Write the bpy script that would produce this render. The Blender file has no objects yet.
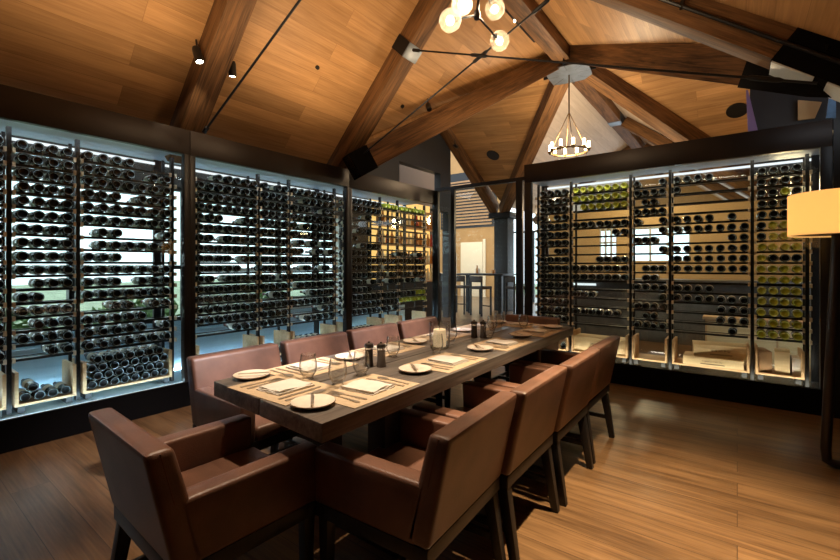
import bpy, bmesh, math, random
from mathutils import Vector, Matrix
random.seed(7)
C = bpy.context.scene.collection
PI = math.pi
R = math.radians
MODULE_WORDS = ['first','second','third','fourth','fifth','sixth','seventh','eighth','ninth','tenth','eleventh','twelfth','thirteenth','fourteenth','fifteenth','sixteenth']

# ------------------------------------------------------------------ materials
def new_mat(name):
    m = bpy.data.materials.new(name); m.use_nodes = True
    nt = m.node_tree; nt.nodes.clear()
    out = nt.nodes.new('ShaderNodeOutputMaterial')
    return m, nt, out
def N(nt, t, **kw):
    n = nt.nodes.new(t)
    for k, v in kw.items(): setattr(n, k, v)
    return n
def pbr(name, col, rough=.5, metal=0., spec=.5, noise=0., nscale=20., bump=0., bscale=200., emit=None, es=0., sheen=0., coat=0.):
    m, nt, out = new_mat(name)
    p = N(nt, 'ShaderNodeBsdfPrincipled')
    p.inputs['Base Color'].default_value = (*col, 1)
    p.inputs['Roughness'].default_value = rough
    p.inputs['Metallic'].default_value = metal
    p.inputs['Specular IOR Level'].default_value = spec
    p.inputs['Coat Weight'].default_value = coat
    if emit:
        p.inputs['Emission Color'].default_value = (*emit, 1); p.inputs['Emission Strength'].default_value = es
    tc = N(nt, 'ShaderNodeTexCoord')
    nz = N(nt, 'ShaderNodeTexNoise'); nz.inputs['Scale'].default_value = nscale; nz.inputs['Detail'].default_value = 5
    nt.links.new(tc.outputs['Object'], nz.inputs['Vector'])
    if noise:
        mr = N(nt, 'ShaderNodeMapRange'); mr.inputs['From Min'].default_value = .3; mr.inputs['From Max'].default_value = .7
        mr.inputs['To Min'].default_value = 1 - noise; mr.inputs['To Max'].default_value = 1 + noise
        nt.links.new(nz.outputs['Fac'], mr.inputs['Value'])
        mx = N(nt, 'ShaderNodeMix', data_type='RGBA', blend_type='MULTIPLY'); mx.inputs[0].default_value = 1
        mx.inputs[6].default_value = (*col, 1)
        nt.links.new(mr.outputs[0], mx.inputs[7]); nt.links.new(mx.outputs[2], p.inputs['Base Color'])
    if bump:
        n2 = N(nt, 'ShaderNodeTexNoise'); n2.inputs['Scale'].default_value = bscale; n2.inputs['Detail'].default_value = 3
        nt.links.new(tc.outputs['Object'], n2.inputs['Vector'])
        b = N(nt, 'ShaderNodeBump'); b.inputs['Strength'].default_value = bump; b.inputs['Distance'].default_value = .004
        nt.links.new(n2.outputs['Fac'], b.inputs['Height']); nt.links.new(b.outputs[0], p.inputs['Normal'])
    nt.links.new(p.outputs[0], out.inputs[0])
    return m
def wood(name, c1, c2, rough=.5, plank=None, axis='X', grain=1., seam=.35, spec=.4, vary=.5, bump=.15):
    """grain runs along local X (axis='X'); plank=(length,width) adds boards with dark seams"""
    m, nt, out = new_mat(name); L = nt.links.new
    p = N(nt, 'ShaderNodeBsdfPrincipled'); p.inputs['Roughness'].default_value = rough; p.inputs['Specular IOR Level'].default_value = spec
    tc = N(nt, 'ShaderNodeTexCoord'); mp = N(nt, 'ShaderNodeMapping')
    L(tc.outputs['Object'], mp.inputs['Vector'])
    if axis == 'Y': mp.inputs['Rotation'].default_value = (0, 0, -PI/2)
    if axis == 'Z': mp.inputs['Rotation'].default_value = (0, PI/2, 0)
    vec = mp.outputs[0]
    off = None
    if plank:
        br = N(nt, 'ShaderNodeTexBrick'); br.offset = .43; br.offset_frequency = 2
        br.inputs['Color1'].default_value = (0, 0, 0, 1); br.inputs['Color2'].default_value = (1, 1, 1, 1); br.inputs['Mortar'].default_value = (.5, .5, .5, 1)
        br.inputs['Scale'].default_value = 1; br.inputs['Mortar Size'].default_value = .0018; br.inputs['Mortar Smooth'].default_value = .2
        br.inputs['Brick Width'].default_value = plank[0]; br.inputs['Row Height'].default_value = plank[1]; br.inputs['Bias'].default_value = 0
        L(vec, br.inputs['Vector'])
        ad = N(nt, 'ShaderNodeVectorMath', operation='MULTIPLY_ADD')
        ad.inputs[1].default_value = (7, 5, 3)
        L(br.outputs['Color'], ad.inputs[0]); L(vec, ad.inputs[2]); vec2 = ad.outputs[0]
    else: vec2 = vec
    st = N(nt, 'ShaderNodeVectorMath', operation='MULTIPLY'); st.inputs[1].default_value = (1.3*grain, 16*grain, 16*grain); L(vec2, st.inputs[0])
    n1 = N(nt, 'ShaderNodeTexNoise'); n1.inputs['Scale'].default_value = 1; n1.inputs['Detail'].default_value = 7; n1.inputs['Roughness'].default_value = .62; n1.inputs['Distortion'].default_value = .5
    L(st.outputs[0], n1.inputs['Vector'])
    st2 = N(nt, 'ShaderNodeVectorMath', operation='MULTIPLY'); st2.inputs[1].default_value = (4*grain, 110*grain, 110*grain); L(vec2, st2.inputs[0])
    n2 = N(nt, 'ShaderNodeTexNoise'); n2.inputs['Scale'].default_value = 1; n2.inputs['Detail'].default_value = 3; L(st2.outputs[0], n2.inputs['Vector'])
    a = N(nt, 'ShaderNodeMath', operation='MULTIPLY_ADD'); a.inputs[1].default_value = .35; L(n2.outputs['Fac'], a.inputs[0])
    s = N(nt, 'ShaderNodeMath', operation='MULTIPLY'); s.inputs[1].default_value = .65; L(n1.outputs['Fac'], s.inputs[0]); L(s.outputs[0], a.inputs[2])
    v = a.outputs[0]
    cr = N(nt, 'ShaderNodeValToRGB'); cr.color_ramp.elements[0].position = .35; cr.color_ramp.elements[0].color = (*c1, 1)
    cr.color_ramp.elements[1].position = .66; cr.color_ramp.elements[1].color = (*c2, 1); L(v, cr.inputs[0])
    col = cr.outputs[0]
    if plank:
        mr = N(nt, 'ShaderNodeMapRange'); mr.inputs['To Min'].default_value = 1 - vary*.5; mr.inputs['To Max'].default_value = 1 + vary*.5
        L(br.outputs['Color'], mr.inputs['Value'])
        mx = N(nt, 'ShaderNodeMix', data_type='RGBA', blend_type='MULTIPLY'); mx.inputs[0].default_value = 1
        L(col, mx.inputs[6]); L(mr.outputs[0], mx.inputs[7])
        m2 = N(nt, 'ShaderNodeMix', data_type='RGBA', blend_type='MIX'); m2.inputs[7].default_value = (*[x*seam for x in c1], 1)
        L(br.outputs['Fac'], m2.inputs[0]); L(mx.outputs[2], m2.inputs[6]); col = m2.outputs[2]
    L(col, p.inputs['Base Color'])
    b = N(nt, 'ShaderNodeBump'); b.inputs['Strength'].default_value = bump; b.inputs['Distance'].default_value = .003; L(v, b.inputs['Height']); L(b.outputs[0], p.inputs['Normal'])
    L(p.outputs[0], out.inputs[0])
    return m
def glass(name, tint=(.97, .99, .98), ior=1.45, rough=0., extra=0.):
    m, nt, out = new_mat(name); L = nt.links.new
    t = N(nt, 'ShaderNodeBsdfTransparent'); t.inputs[0].default_value = (*tint, 1)
    g = N(nt, 'ShaderNodeBsdfGlossy'); g.inputs['Roughness'].default_value = rough
    f = N(nt, 'ShaderNodeLayerWeight'); f.inputs['Blend'].default_value = .5
    pw = N(nt, 'ShaderNodeMath', operation='POWER'); pw.inputs[1].default_value = 5; L(f.outputs['Facing'], pw.inputs[0])
    f0 = ((ior-1)/(ior+1))**2 + extra
    a = N(nt, 'ShaderNodeMath', operation='MULTIPLY_ADD'); a.inputs[1].default_value = (1-f0)*.8; a.inputs[2].default_value = f0; a.use_clamp = True; L(pw.outputs[0], a.inputs[0])
    mx = N(nt, 'ShaderNodeMixShader'); L(a.outputs[0], mx.inputs[0]); L(t.outputs[0], mx.inputs[1]); L(g.outputs[0], mx.inputs[2]); L(mx.outputs[0], out.inputs[0])
    return m
def emis(name, col, s):
    m, nt, out = new_mat(name); e = N(nt, 'ShaderNodeEmission'); e.inputs[0].default_value = (*col, 1); e.inputs[1].default_value = s
    nt.links.new(e.outputs[0], out.inputs[0]); return m
def shade_mat(name, col, warm, es):
    m, nt, out = new_mat(name); L = nt.links.new
    d = N(nt, 'ShaderNodeBsdfDiffuse'); d.inputs[0].default_value = (*col, 1)
    t = N(nt, 'ShaderNodeBsdfTranslucent'); t.inputs[0].default_value = (*warm, 1)
    mx = N(nt, 'ShaderNodeMixShader'); mx.inputs[0].default_value = .6; L(d.outputs[0], mx.inputs[1]); L(t.outputs[0], mx.inputs[2])
    em = N(nt, 'ShaderNodeEmission'); em.inputs[0].default_value = (1.0, .62, .22, 1); em.inputs[1].default_value = es
    ad = N(nt, 'ShaderNodeAddShader'); L(mx.outputs[0], ad.inputs[0]); L(em.outputs[0], ad.inputs[1])
    L(ad.outputs[0], out.inputs[0]); return m

M = {}
M['floor'] = wood('oak_floor', (.075, .037, .015), (.25, .138, .060), .34, (3.3, .175), 'X', .8, .6, .5, .3)
M['ceil'] = wood('ceiling_boards', (.33, .172, .066), (.54, .305, .130), .5, (1.7, .19), 'X', .7, .85, .3, .42, .05)
M['ceilpale'] = wood('pale_boards', (.62, .52, .42), (.78, .68, .57), .6, (2.1, .19), 'X', .7, .75, .3, .12, .05)
M['beam'] = wood('beam_timber', (.034, .015, .006), (.26, .128, .050), .65, None, 'X', .9, .4, .3, .5, .8)
M['steel'] = pbr('blackened_steel', (.018, .017, .018), .42, .6, .5)
M['plate'] = pbr('grey_steel_plate', (.19, .22, .26), .38, .75, .5, .15, 8)
M['glareplate'] = pbr('steel_plate_painted_glare', (.62, .70, .76), .35, .2)  # shoe underside with a bright window reflection painted into the colour
M['bronze'] = pbr('dark_bronze_panel', (.026, .019, .016), .38, .55, .5, .12, 3)
M['black'] = pbr('black_panel', (.012, .011, .011), .35, .1, .4)
M['plinth'] = pbr('black_plinth', (.004, .0036, .0036), .75, 0, .05)
M['glass'] = glass('cabinet_glass', (.95, .98, .97), 1.35)
def glassware():
    m, nt, out = new_mat('table_glass'); L = nt.links.new
    f = N(nt, 'ShaderNodeLayerWeight'); f.inputs['Blend'].default_value = .5
    cr = N(nt, 'ShaderNodeValToRGB'); cr.color_ramp.elements[0].position = .35; cr.color_ramp.elements[0].color = (.97, .97, .96, 1); cr.color_ramp.elements[1].color = (.50, .48, .45, 1); L(f.outputs['Facing'], cr.inputs[0])
    t = N(nt, 'ShaderNodeBsdfTransparent'); L(cr.outputs[0], t.inputs[0])
    g = N(nt, 'ShaderNodeBsdfGlossy'); g.inputs['Roughness'].default_value = .03
    pw = N(nt, 'ShaderNodeMath', operation='POWER'); pw.inputs[1].default_value = 3; L(f.outputs['Facing'], pw.inputs[0])
    a = N(nt, 'ShaderNodeMath', operation='MULTIPLY_ADD'); a.inputs[1].default_value = .6; a.inputs[2].default_value = .07; L(pw.outputs[0], a.inputs[0])
    mx = N(nt, 'ShaderNodeMixShader'); L(a.outputs[0], mx.inputs[0]); L(t.outputs[0], mx.inputs[1]); L(g.outputs[0], mx.inputs[2]); L(mx.outputs[0], out.inputs[0]); return m
M['glassw'] = glassware()
def globe_mat():
    m, nt, out = new_mat('globe_glass'); L = nt.links.new
    t = N(nt, 'ShaderNodeBsdfTransparent'); d = N(nt, 'ShaderNodeBsdfTranslucent'); d.inputs[0].default_value = (1, .93, .82, 1)
    g = N(nt, 'ShaderNodeBsdfGlossy'); g.inputs['Roughness'].default_value = .05
    tc = N(nt, 'ShaderNodeTexCoord'); n = N(nt, 'ShaderNodeTexNoise'); n.inputs['Scale'].default_value = 30; L(tc.outputs['Object'], n.inputs['Vector'])
    mr = N(nt, 'ShaderNodeMapRange'); mr.inputs['To Min'].default_value = .05; mr.inputs['To Max'].default_value = .38; L(n.outputs['Fac'], mr.inputs['Value'])
    mx = N(nt, 'ShaderNodeMixShader'); L(mr.outputs[0], mx.inputs[0]); L(t.outputs[0], mx.inputs[1]); L(d.outputs[0], mx.inputs[2])
    m2 = N(nt, 'ShaderNodeMixShader'); m2.inputs[0].default_value = .06; L(mx.outputs[0], m2.inputs[1]); L(g.outputs[0], m2.inputs[2]); L(m2.outputs[0], out.inputs[0]); return m
M['globe'] = globe_mat()
M['led'] = emis('led_cool', (.78, .90, 1.0), 24)
M['ledrear'] = emis('led_rear', (.92, .95, 1.0), 1.15)
M['ledadded'] = emis('led_added_low', (.55, .82, 1.0), 60)
M['ledfloor'] = emis('led_floor', (.60, .82, 1.0), 60)
M['ledline'] = emis('led_line', (.88, .94, 1.0), 1.6)
M['ledw'] = emis('led_white', (1.0, .90, .74), 26)
M['bulb'] = emis('bulb_warm', (1.0, .76, .46), 30)
M['candle'] = emis('candle_bulb', (1.0, .74, .40), 14)
M['spot'] = emis('spot_lens', (1.0, .86, .62), 25)
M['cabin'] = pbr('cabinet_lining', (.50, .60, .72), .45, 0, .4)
M['cabfloor'] = pbr('cabinet_floor_painted_glow', (.34, .58, .78), .3, 0, .4)  # whitish floor, the blue LED glow put into its colour
M['cabdark'] = pbr('cabinet_dark_floor', (.06, .058, .055), .25, .2, .5)
M['glowboard'] = wood('boards_painted_blue_glow', (.42, .60, .72), (.60, .76, .86), .5, (2.4, .055), 'X', .6, .55, .3, .1, .05)  # white boards, the blue LED light put into their colour
M['rack'] = pbr('rack_black', (.015, .015, .015), .4, .5, .5)
M['peg'] = pbr('rack_peg_oak', (.70, .55, .38), .5, 0, .3, .1, 30)
M['bin'] = wood('bin_oak', (.50, .30, .14), (.72, .48, .26), .5, None, 'X', 1.2)
M['crate'] = wood('crate_pine', (.62, .44, .22), (.80, .62, .36), .55, None, 'X', 1.2)
M['ink'] = pbr('crate_ink', (.10, .055, .03), .7)
M['cardboard'] = pbr('brown_card', (.36, .21, .10), .7, 0, .3, .1)
M['whitecard'] = pbr('white_card', (.75, .72, .66), .6)
M['bottle'] = pbr('dark_bottle_glass', (.008, .011, .008), .12, 0, .6)
M['bottlegreen'] = pbr('green_bottle_glass', (.36, .41, .035), .12, 0, .6)
M['capsule'] = pbr('capsule_foil', (.06, .012, .012), .35, .5)
M['capgold'] = pbr('capsule_gold', (.55, .42, .14), .35, .6)
M['heelglint'] = pbr('bottle_heel_glint', (.20, .23, .22), .25, 0, .7)  # ring highlight of the base put into the heel colour
M['punt'] = pbr('bottle_punt_dark', (.004, .004, .004), .5, 0, .15)
M['greenheelglint'] = pbr('green_bottle_heel_glint', (.62, .62, .20), .2, 0, .6)  # same painted ring highlight for the green bottles
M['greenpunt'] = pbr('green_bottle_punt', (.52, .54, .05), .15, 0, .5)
M['labelp'] = pbr('bottle_paper', (.62, .58, .48), .7)
M['leather'] = pbr('brown_leather', (.150, .072, .045), .38, 0, .55, .32, 6, .3, 240)
M['seam'] = pbr('leather_piping', (.13, .05, .026), .5)
M['darkwood'] = wood('espresso_wood', (.006, .0048, .0045), (.015, .012, .011), .42, None, 'Z', 1)
M['table'] = wood('table_oak_grey', (.045, .038, .033), (.235, .20, .17), .36, None, 'Y', .8, .4, .45, .5, .25)
M['mat'] = pbr('placemat_weave', (.54, .41, .27), .75, 0, .2, .08, 60, .3, 500)
M['napkin'] = pbr('linen_white', (.64, .60, .54), .85, 0, .2, .04, 30, .2, 300)
M['china'] = pbr('stoneware_cream', (.80, .72, .60), .25, 0, .5, .05, 12)
M['rim'] = pbr('stoneware_rim', (.16, .09, .045), .35)
M['silver'] = pbr('cutlery_steel', (.55, .47, .38), .33, .8)
M['mill'] = pbr('mill_dark', (.03, .022, .018), .3)
M['millsalt'] = pbr('mill_smoked', (.16, .14, .13), .25)
M['chrome'] = pbr('chrome', (.7, .7, .7), .15, 1)
M['wax'] = pbr('candle_wax', (.85, .72, .52), .5, 0, .3, emit=(1, .72, .4), es=.5)
M['shade'] = shade_mat('lamp_shade_linen', (.80, .62, .36), (.95, .70, .34), .42)
M['shadein'] = pbr('shade_diffuser', (.9, .86, .76), .6)
M['brass'] = pbr('aged_brass', (.30, .20, .09), .35, 1)
M['iron'] = pbr('dark_iron', (.16, .10, .045), .4, .8)
M['lampleather'] = pbr('black_wrapped_leather', (.020, .014, .012), .4, 0, .5)
M['walldark'] = pbr('charcoal_wall', (.022, .023, .025), .6)
M['walltan'] = pbr('tan_wall', (.55, .36, .17), .7, 0, .3, .06, 2)
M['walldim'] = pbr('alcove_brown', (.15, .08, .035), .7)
M['wallgold'] = pbr('gold_wood_wall', (.42, .23, .085), .6, 0, .3, .08, 3)
M['cream'] = pbr('cream_door', (.75, .60, .40), .5)
M['slat'] = wood('slat_wood', (.30, .15, .06), (.48, .27, .12), .5, None, 'X', 1)
M['grass'] = pbr('lawn', (.26, .30, .20), .9, 0, .2, .3, 3)
M['leaf'] = pbr('shrub_leaf', (.10, .17, .06), .7, 0, .3, .4, 14)
M['stone'] = pbr('bar_stone', (.10, .095, .09), .3, 0, .5, .2, 9)
M['frameblack'] = pbr('window_frame_black', (.02, .02, .022), .4)
M['framewhite'] = pbr('window_frame_pale', (.55, .53, .48), .5)
M['backlit'] = emis('backlit_shelf', (1.0, .55, .17), 1.4)
M['amber'] = pbr('liquor_amber', (.38, .15, .03), .12, 0, .6)
M['clearb'] = pbr('liquor_clear', (.60, .55, .42), .12, 0, .6)
M['redb'] = pbr('liquor_red', (.40, .04, .03), .15, 0, .6)
M['purple'] = pbr('purple_print', (.24, .16, .34), .5)
M['blueprint'] = pbr('blue_print', (.10, .20, .34), .4, 0, .5, .5, 5)
M['cloth'] = pbr('seat_dark', (.05, .035, .028), .6)

# ------------------------------------------------------------------ mesh helpers
def tag(o, label=None, cat=None, group=None, kind=None):
    if label: o['label'] = label
    if cat: o['category'] = cat
    if group: o['group'] = group
    if kind: o['kind'] = kind
    return o
def empty(name, loc=(0, 0, 0), rz=0, label=None, cat=None, group=None, kind=None):
    o = bpy.data.objects.new(name, None); C.objects.link(o); o.empty_display_size = .1
    o.location = loc; o.rotation_euler = (0, 0, rz)
    return tag(o, label, cat, group, kind)
def finish(bm, name, mats, smooth=True, ang=38):
    bmesh.ops.recalc_face_normals(bm, faces=bm.faces)
    if smooth:
        ca = math.cos(R(ang))
        for f in bm.faces: f.smooth = True
        for e in bm.edges:
            if len(e.link_faces) == 2 and e.link_faces[0].normal.dot(e.link_faces[1].normal) < ca: e.smooth = False
    me = bpy.data.meshes.new(name); bm.to_mesh(me); bm.free()
    for m in (mats if isinstance(mats, (list, tuple)) else [mats]): me.materials.append(M[m])
    return me
def put(name, me, parent=None, loc=(0, 0, 0), rot=(0, 0, 0)):
    o = bpy.data.objects.new(name, me); C.objects.link(o); o.location = loc; o.rotation_euler = rot
    if parent: o.parent = parent
    return o
def obj(name, bm, mats, parent=None, loc=(0, 0, 0), rot=(0, 0, 0), smooth=True):
    return put(name, finish(bm, name, mats, smooth), parent, loc, rot)
def B(): return bmesh.new()
def hexa(bm, p, bev=0, seg=2, mi=0):
    """p: 8 points, bottom ring 4 then top ring 4"""
    v = [bm.verts.new(Vector(q)) for q in p]
    fs = [bm.faces.new([v[i] for i in q]) for q in ((3, 2, 1, 0), (4, 5, 6, 7), (0, 1, 5, 4), (1, 2, 6, 5), (2, 3, 7, 6), (3, 0, 4, 7))]
    for f in fs: f.material_index = mi
    if bev:
        es = list({e for f in fs for e in f.edges})
        r = bmesh.ops.bevel(bm, geom=es, offset=bev, segments=seg, profile=.6, affect='EDGES', clamp_overlap=True)
        for f in r['faces']: f.material_index = mi
    return bm
def box(bm, x0, x1, y0, y1, z0, z1, bev=0, mi=0, seg=2):
    return hexa(bm, [(x0, y0, z0), (x1, y0, z0), (x1, y1, z0), (x0, y1, z0), (x0, y0, z1), (x1, y0, z1), (x1, y1, z1), (x0, y1, z1)], bev, seg, mi)
def bar(bm, p0, p1, w, h, bev=0, up=(0, 0, 1), mi=0, w1=None, h1=None):
    p0, p1 = Vector(p0), Vector(p1); d = (p1 - p0).normalized(); u = Vector(up)
    s = d.cross(u)
    if s.length < 1e-4: s = d.cross(Vector((1, 0, 0)))
    s.normalize(); u = s.cross(d)
    w1 = w if w1 is None else w1; h1 = h if h1 is None else h1
    P = []
    for p, a, b in ((p0, w, h), (p1, w1, h1)):
        P += [p - s*a/2 - u*b/2, p + s*a/2 - u*b/2, p + s*a/2 + u*b/2, p - s*a/2 + u*b/2]
    return hexa(bm, P, bev, 2, mi)
def tube(bm, pts, r, seg=8, mi=0):
    pts = [Vector(p) for p in pts]; rings = []
    rr = r if isinstance(r, (list, tuple)) else [r]*len(pts)
    ref = None
    for i, p in enumerate(pts):
        d = (pts[min(i+1, len(pts)-1)] - pts[max(i-1, 0)]).normalized()
        if ref is None: ref = d.orthogonal().normalized()
        ref = (ref - d*ref.dot(d)).normalized(); q = d.cross(ref)
        rings.append([bm.verts.new(p + (ref*math.cos(2*PI*k/seg) + q*math.sin(2*PI*k/seg))*rr[i]) for k in range(seg)])
    for a, b in zip(rings, rings[1:]):
        for k in range(seg): bm.faces.new((a[k], a[(k+1) % seg], b[(k+1) % seg], b[k])).material_index = mi
    bm.faces.new(list(reversed(rings[0]))).material_index = mi; bm.faces.new(rings[-1]).material_index = mi
    return bm
def lathe(bm, prof, seg=16, mi=0, mat=None, mis=None):
    """prof: (r,z) list; mat: 4x4 transform; mis: material per strip"""
    mat = mat or Matrix(); rings = []
    for r, z in prof:
        if r < 1e-6: rings.append([bm.verts.new(mat @ Vector((0, 0, z)))])
        else: rings.append([bm.verts.new(mat @ Vector((r*math.cos(2*PI*k/seg), r*math.sin(2*PI*k/seg), z))) for k in range(seg)])
    for j, (a, b) in enumerate(zip(rings, rings[1:])):
        for k in range(seg):
            k2 = (k+1) % seg
            if len(a) == 1 and len(b) == 1: continue
            if len(a) == 1: f = bm.faces.new((a[0], b[k], b[k2]))
            elif len(b) == 1: f = bm.faces.new((a[k], a[k2], b[0]))
            else: f = bm.faces.new((a[k], a[k2], b[k2], b[k]))
            f.material_index = mis[j] if mis else mi
    return bm
def prism(bm, pts, z0, z1, mi=0):
    lo = [bm.verts.new((x, y, z0)) for x, y in pts]; hi = [bm.verts.new((x, y, z1)) for x, y in pts]
    n = len(pts); bm.faces.new(list(reversed(lo))).material_index = mi; bm.faces.new(hi).material_index = mi
    for i in range(n): bm.faces.new((lo[i], lo[(i+1) % n], hi[(i+1) % n], hi[i])).material_index = mi
    return bm
def panel3d(name, pts, xdir, mat, thick=.04, kind='structure', parent=None):
    """flat polygon in 3-D built in its own frame (local X along xdir), thickened away from the room"""
    pts = [Vector(p) for p in pts]; o = pts[0]
    n = Vector((0, 0, 0))
    for i in range(1, len(pts)-1): n += (pts[i]-o).cross(pts[i+1]-o)
    n.normalize()
    if n.z < 0: n = -n
    x = Vector(xdir); x = (x - n*x.dot(n)).normalized(); y = n.cross(x)
    mw = Matrix((x, y, n)).transposed().to_4x4(); mw.translation = o
    inv = mw.inverted(); l = [inv @ p for p in pts]
    bm = B(); prism(bm, [(p.x, p.y) for p in l], 0, thick)
    ob = obj(name, bm, mat, parent, smooth=False); ob.matrix_world = mw
    if kind: ob['kind'] = kind
    return ob

# ------------------------------------------------------------------ setting
def struct(name, bm, mat, **k):
    o = obj(name, bm, mat, smooth=False, **k); o['kind'] = 'structure'; return o
struct('floor', box(B(), -5.6, 4, -3, 18, -.06, 0), 'floor'); struct('floor.001', box(B(), -13, -5.6, 8, 18, -.06, 0), 'floor')
XL, YR = -4.05, 4.99
RX, HY = -2.24, 7.12          # main ridge / hub
CZ = 4.86
def zl(x): return 7.17 + 1.034*x
def zr(x): return 3.13 - .78*x
hub = (RX, HY, CZ)
shoeL = (-4.15, 3.87, zl(-4.15)); shoeR = (.34, 3.87, zr(.34))
farL = (-5.3, 11.0, 3.0); farR = (.55, 10.4, 2.75)
panel3d('ceiling', [(-4.46, -3, zl(-4.46)), (-4.46, 4.1, zl(-4.46)), (-4.15, 4.2, zl(-4.15)), (RX, HY+.12, CZ), (RX, -3, CZ)], (0, 1, 0), 'ceil')
panel3d('ceiling.001', [(1.1, -3, zr(1.1)), (1.1, 3.87, zr(1.1)), shoeR, hub, (RX, -3, CZ)], (0, 1, 0), 'ceil')
Q = Vector((-5.7, 8.5, 4.62)); rr_ = Vector(farL) + (Q - Vector(farL))*1.7
panel3d('ceiling.002', [hub, farL, rr_], (1, 0, 0), 'ceil')
panel3d('ceiling.003', [hub, farR, (2.6, 10.3, 2.8), (2.6, HY, CZ)], (1, 0, 0), 'ceil')
panel3d('ceiling.004', [hub, farL, (-5.3, 17.5, 2.95), (RX, 17.5, CZ)], (0, 1, 0), 'ceilpale')
panel3d('ceiling.005', [hub, farR, (.55, 17.5, 2.75), (RX, 17.5, CZ)], (0, 1, 0), 'ceilpale')
panel3d('ceiling.006', [hub, shoeL, (-5.72, 3.87, zl(-4.15)), (-5.72, HY, CZ+.3)], (1, 0, 0), 'ceil')
panel3d('ceiling.007', [hub, shoeR, (2.6, 3.87, shoeR[2]), (2.6, HY, CZ)], (1, 0, 0), 'ceil')
# walls out of the picture that close the room
struct('wall_right', box(B(), 1.05, 1.15, -3, 5.0, 0, 2.6), 'walldark')
bm = box(B(), -5.5, 1.1, -3.1, -3, 0, 4.9)
struct('wall_rear', bm, 'walldark')
# outside wall behind the window-side cabinets, with two openings
def wall_x(name, x0, x1, ya, yb, zt, holes, mat):
    bm = B(); ys = sorted({ya, yb, *[h[0] for h in holes], *[h[1] for h in holes]})
    for a, b in zip(ys, ys[1:]):
        hs = sorted([h for h in holes if h[0] <= a and h[1] >= b], key=lambda h: h[2]); z = 0
        for h in hs:
            if h[2] > z: box(bm, x0, x1, a, b, z, h[2])
            z = h[3]
        if zt > z: box(bm, x0, x1, a, b, z, zt)
    return struct(name, bm, mat)
XW = -5.45
HOLES = [(-.9, 2.45, .62, 2.25), (2.6, 5.0, .62, 2.15)]
wall_x('wall_left', XW-.12, XW, -3, 5.2, 2.75, HOLES, 'walldark')
for i, (a, b, z0, z1) in enumerate(HOLES):
    w = empty('window_%d' % (i+1), (XW-.06, 0, 0), kind='structure')
    fr = B(); n = 3 if i == 0 else 2
    for k in range(n+1):
        y = a + (b-a)*k/n; box(fr, -.04, .04, y-.03, y+.03, z0, z1)
    for z in (z0+.02, (z0*.6+z1*.4), z1-.02): box(fr, -.035, .035, a, b, z-.025, z+.025)
    obj('window_frame', fr, 'framewhite' if i else 'frameblack', w, smooth=False)
    obj('pane', box(B(), -.005, .005, a, b, z0, z1), 'glass', w, smooth=False)
# board panel, blue glow painted in, low behind the cabinets
struct('baseboard_left', box(B(), -.02, .02, 0, 0, 0, 0) if False else box(B(), -3, 5.2, -.01, .01, 0, .62), 'glowboard', loc=(XW+.02, 0, 0), rot=(0, 0, PI/2))
# garden
struct('ground', box(B(), -40, -5.6, -30, 30, -.2, -.1), 'grass')
def shrub(name, loc, r, label):
    bm = B(); rnd = random.Random(int(loc[1]*100))
    for i in range(260):
        d = Vector((rnd.gauss(0, 1), rnd.gauss(0, 1), rnd.gauss(0, 1))).normalized()*r*rnd.uniform(.55, 1)
        d.z = abs(d.z)*1.2; s = r*.16; t = Vector((rnd.gauss(0, 1), rnd.gauss(0, 1), rnd.gauss(0, 1))).normalized(); q = t.orthogonal().normalized()
        bm.faces.new([bm.verts.new(d+t*s), bm.verts.new(d+q*s*.5), bm.verts.new(d-t*s), bm.verts.new(d-q*s*.5)])
    e = empty(name, loc, 0, label, 'shrub', 'shrubs outside the window')
    obj('foliage', bm, 'leaf', e, smooth=False); obj('stem', tube(B(), [(0, 0, -.15), (0, 0, r*.8)], .03), 'darkwood', e)
shrub('garden_shrub', (-7.6, 1.2, 0), .62, 'green garden shrub outside, behind the narrow bay of the nearest wine cabinet')
shrub('garden_shrub', (-8.2, 2.9, 0), .75, 'green garden shrub outside, behind the wide bay beside the first dark frame')
shrub('garden_shrub', (-8.4, 5.6, 0), .7, 'green garden shrub outside, behind the middle wine cabinet')

# ------------------------------------------------------------------ roof timbers
def timber(name, p0, p1, w, h, label, shoe=None, band=None):
    """p0,p1: centre of the underside; the beam rises h above it"""
    p0, p1 = Vector(p0), Vector(p1); d = p1-p0; L = d.length; d.normalize()
    s = d.cross(Vector((0, 0, 1))).normalized(); u = s.cross(d)
    mw = Matrix((d, s*-1, u)).transposed().to_4x4(); mw.translation = p0
    e = bpy.data.objects.new(name, None); C.objects.link(e); e.matrix_world = mw; e.empty_display_size = .1
    tag(e, label, 'beam', 'roof timbers')
    obj('timber', box(B(), 0, L, -w/2, w/2, 0, h, .008), 'beam', e)
    if shoe:
        b = B(); box(b, shoe[0], shoe[1], -w/2-.012, w/2+.012, -.014, h, .003); obj('steel_shoe', b, 'plinth', e)
    if band:
        b = B(); box(b, band[0], band[1], -w/2-.01, w/2+.01, -.012, h, .003); obj('steel_band', b, 'plate', e)
        b = B(); box(b, band[0], band[1], -w/2-.014, -w/2-.008, -.0, h, .002); obj('band_side_plate', b, 'steel', e)
    return e
def bl(x): return 6.872 + 1.034*x     # underside of left rafters
def brr(x): return 2.861 - .78*x
timber('ceiling_beam', (-4.42, 1.92, bl(-4.42)), (RX-.05, 1.92, bl(RX-.05)), .22, .30, 'rough brown rafter above the joint of first two wine cabinets, carrying two small spots')
timber('ceiling_beam', (-4.36, 3.87, bl(-4.36)), (RX-.05, 3.87, bl(RX-.05)), .22, .30, 'brown rafter with a steel band halfway up, rising from second cabinet joint', None, (1.85, 2.02))
timber('ceiling_beam', (RX+.05, 3.87, brr(RX+.05)), (.9, 3.87, brr(.9)), .22, .30, 'brown rafter with a black pipe along it, ending in the big black shoe', (3.02, 4.2))
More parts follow.
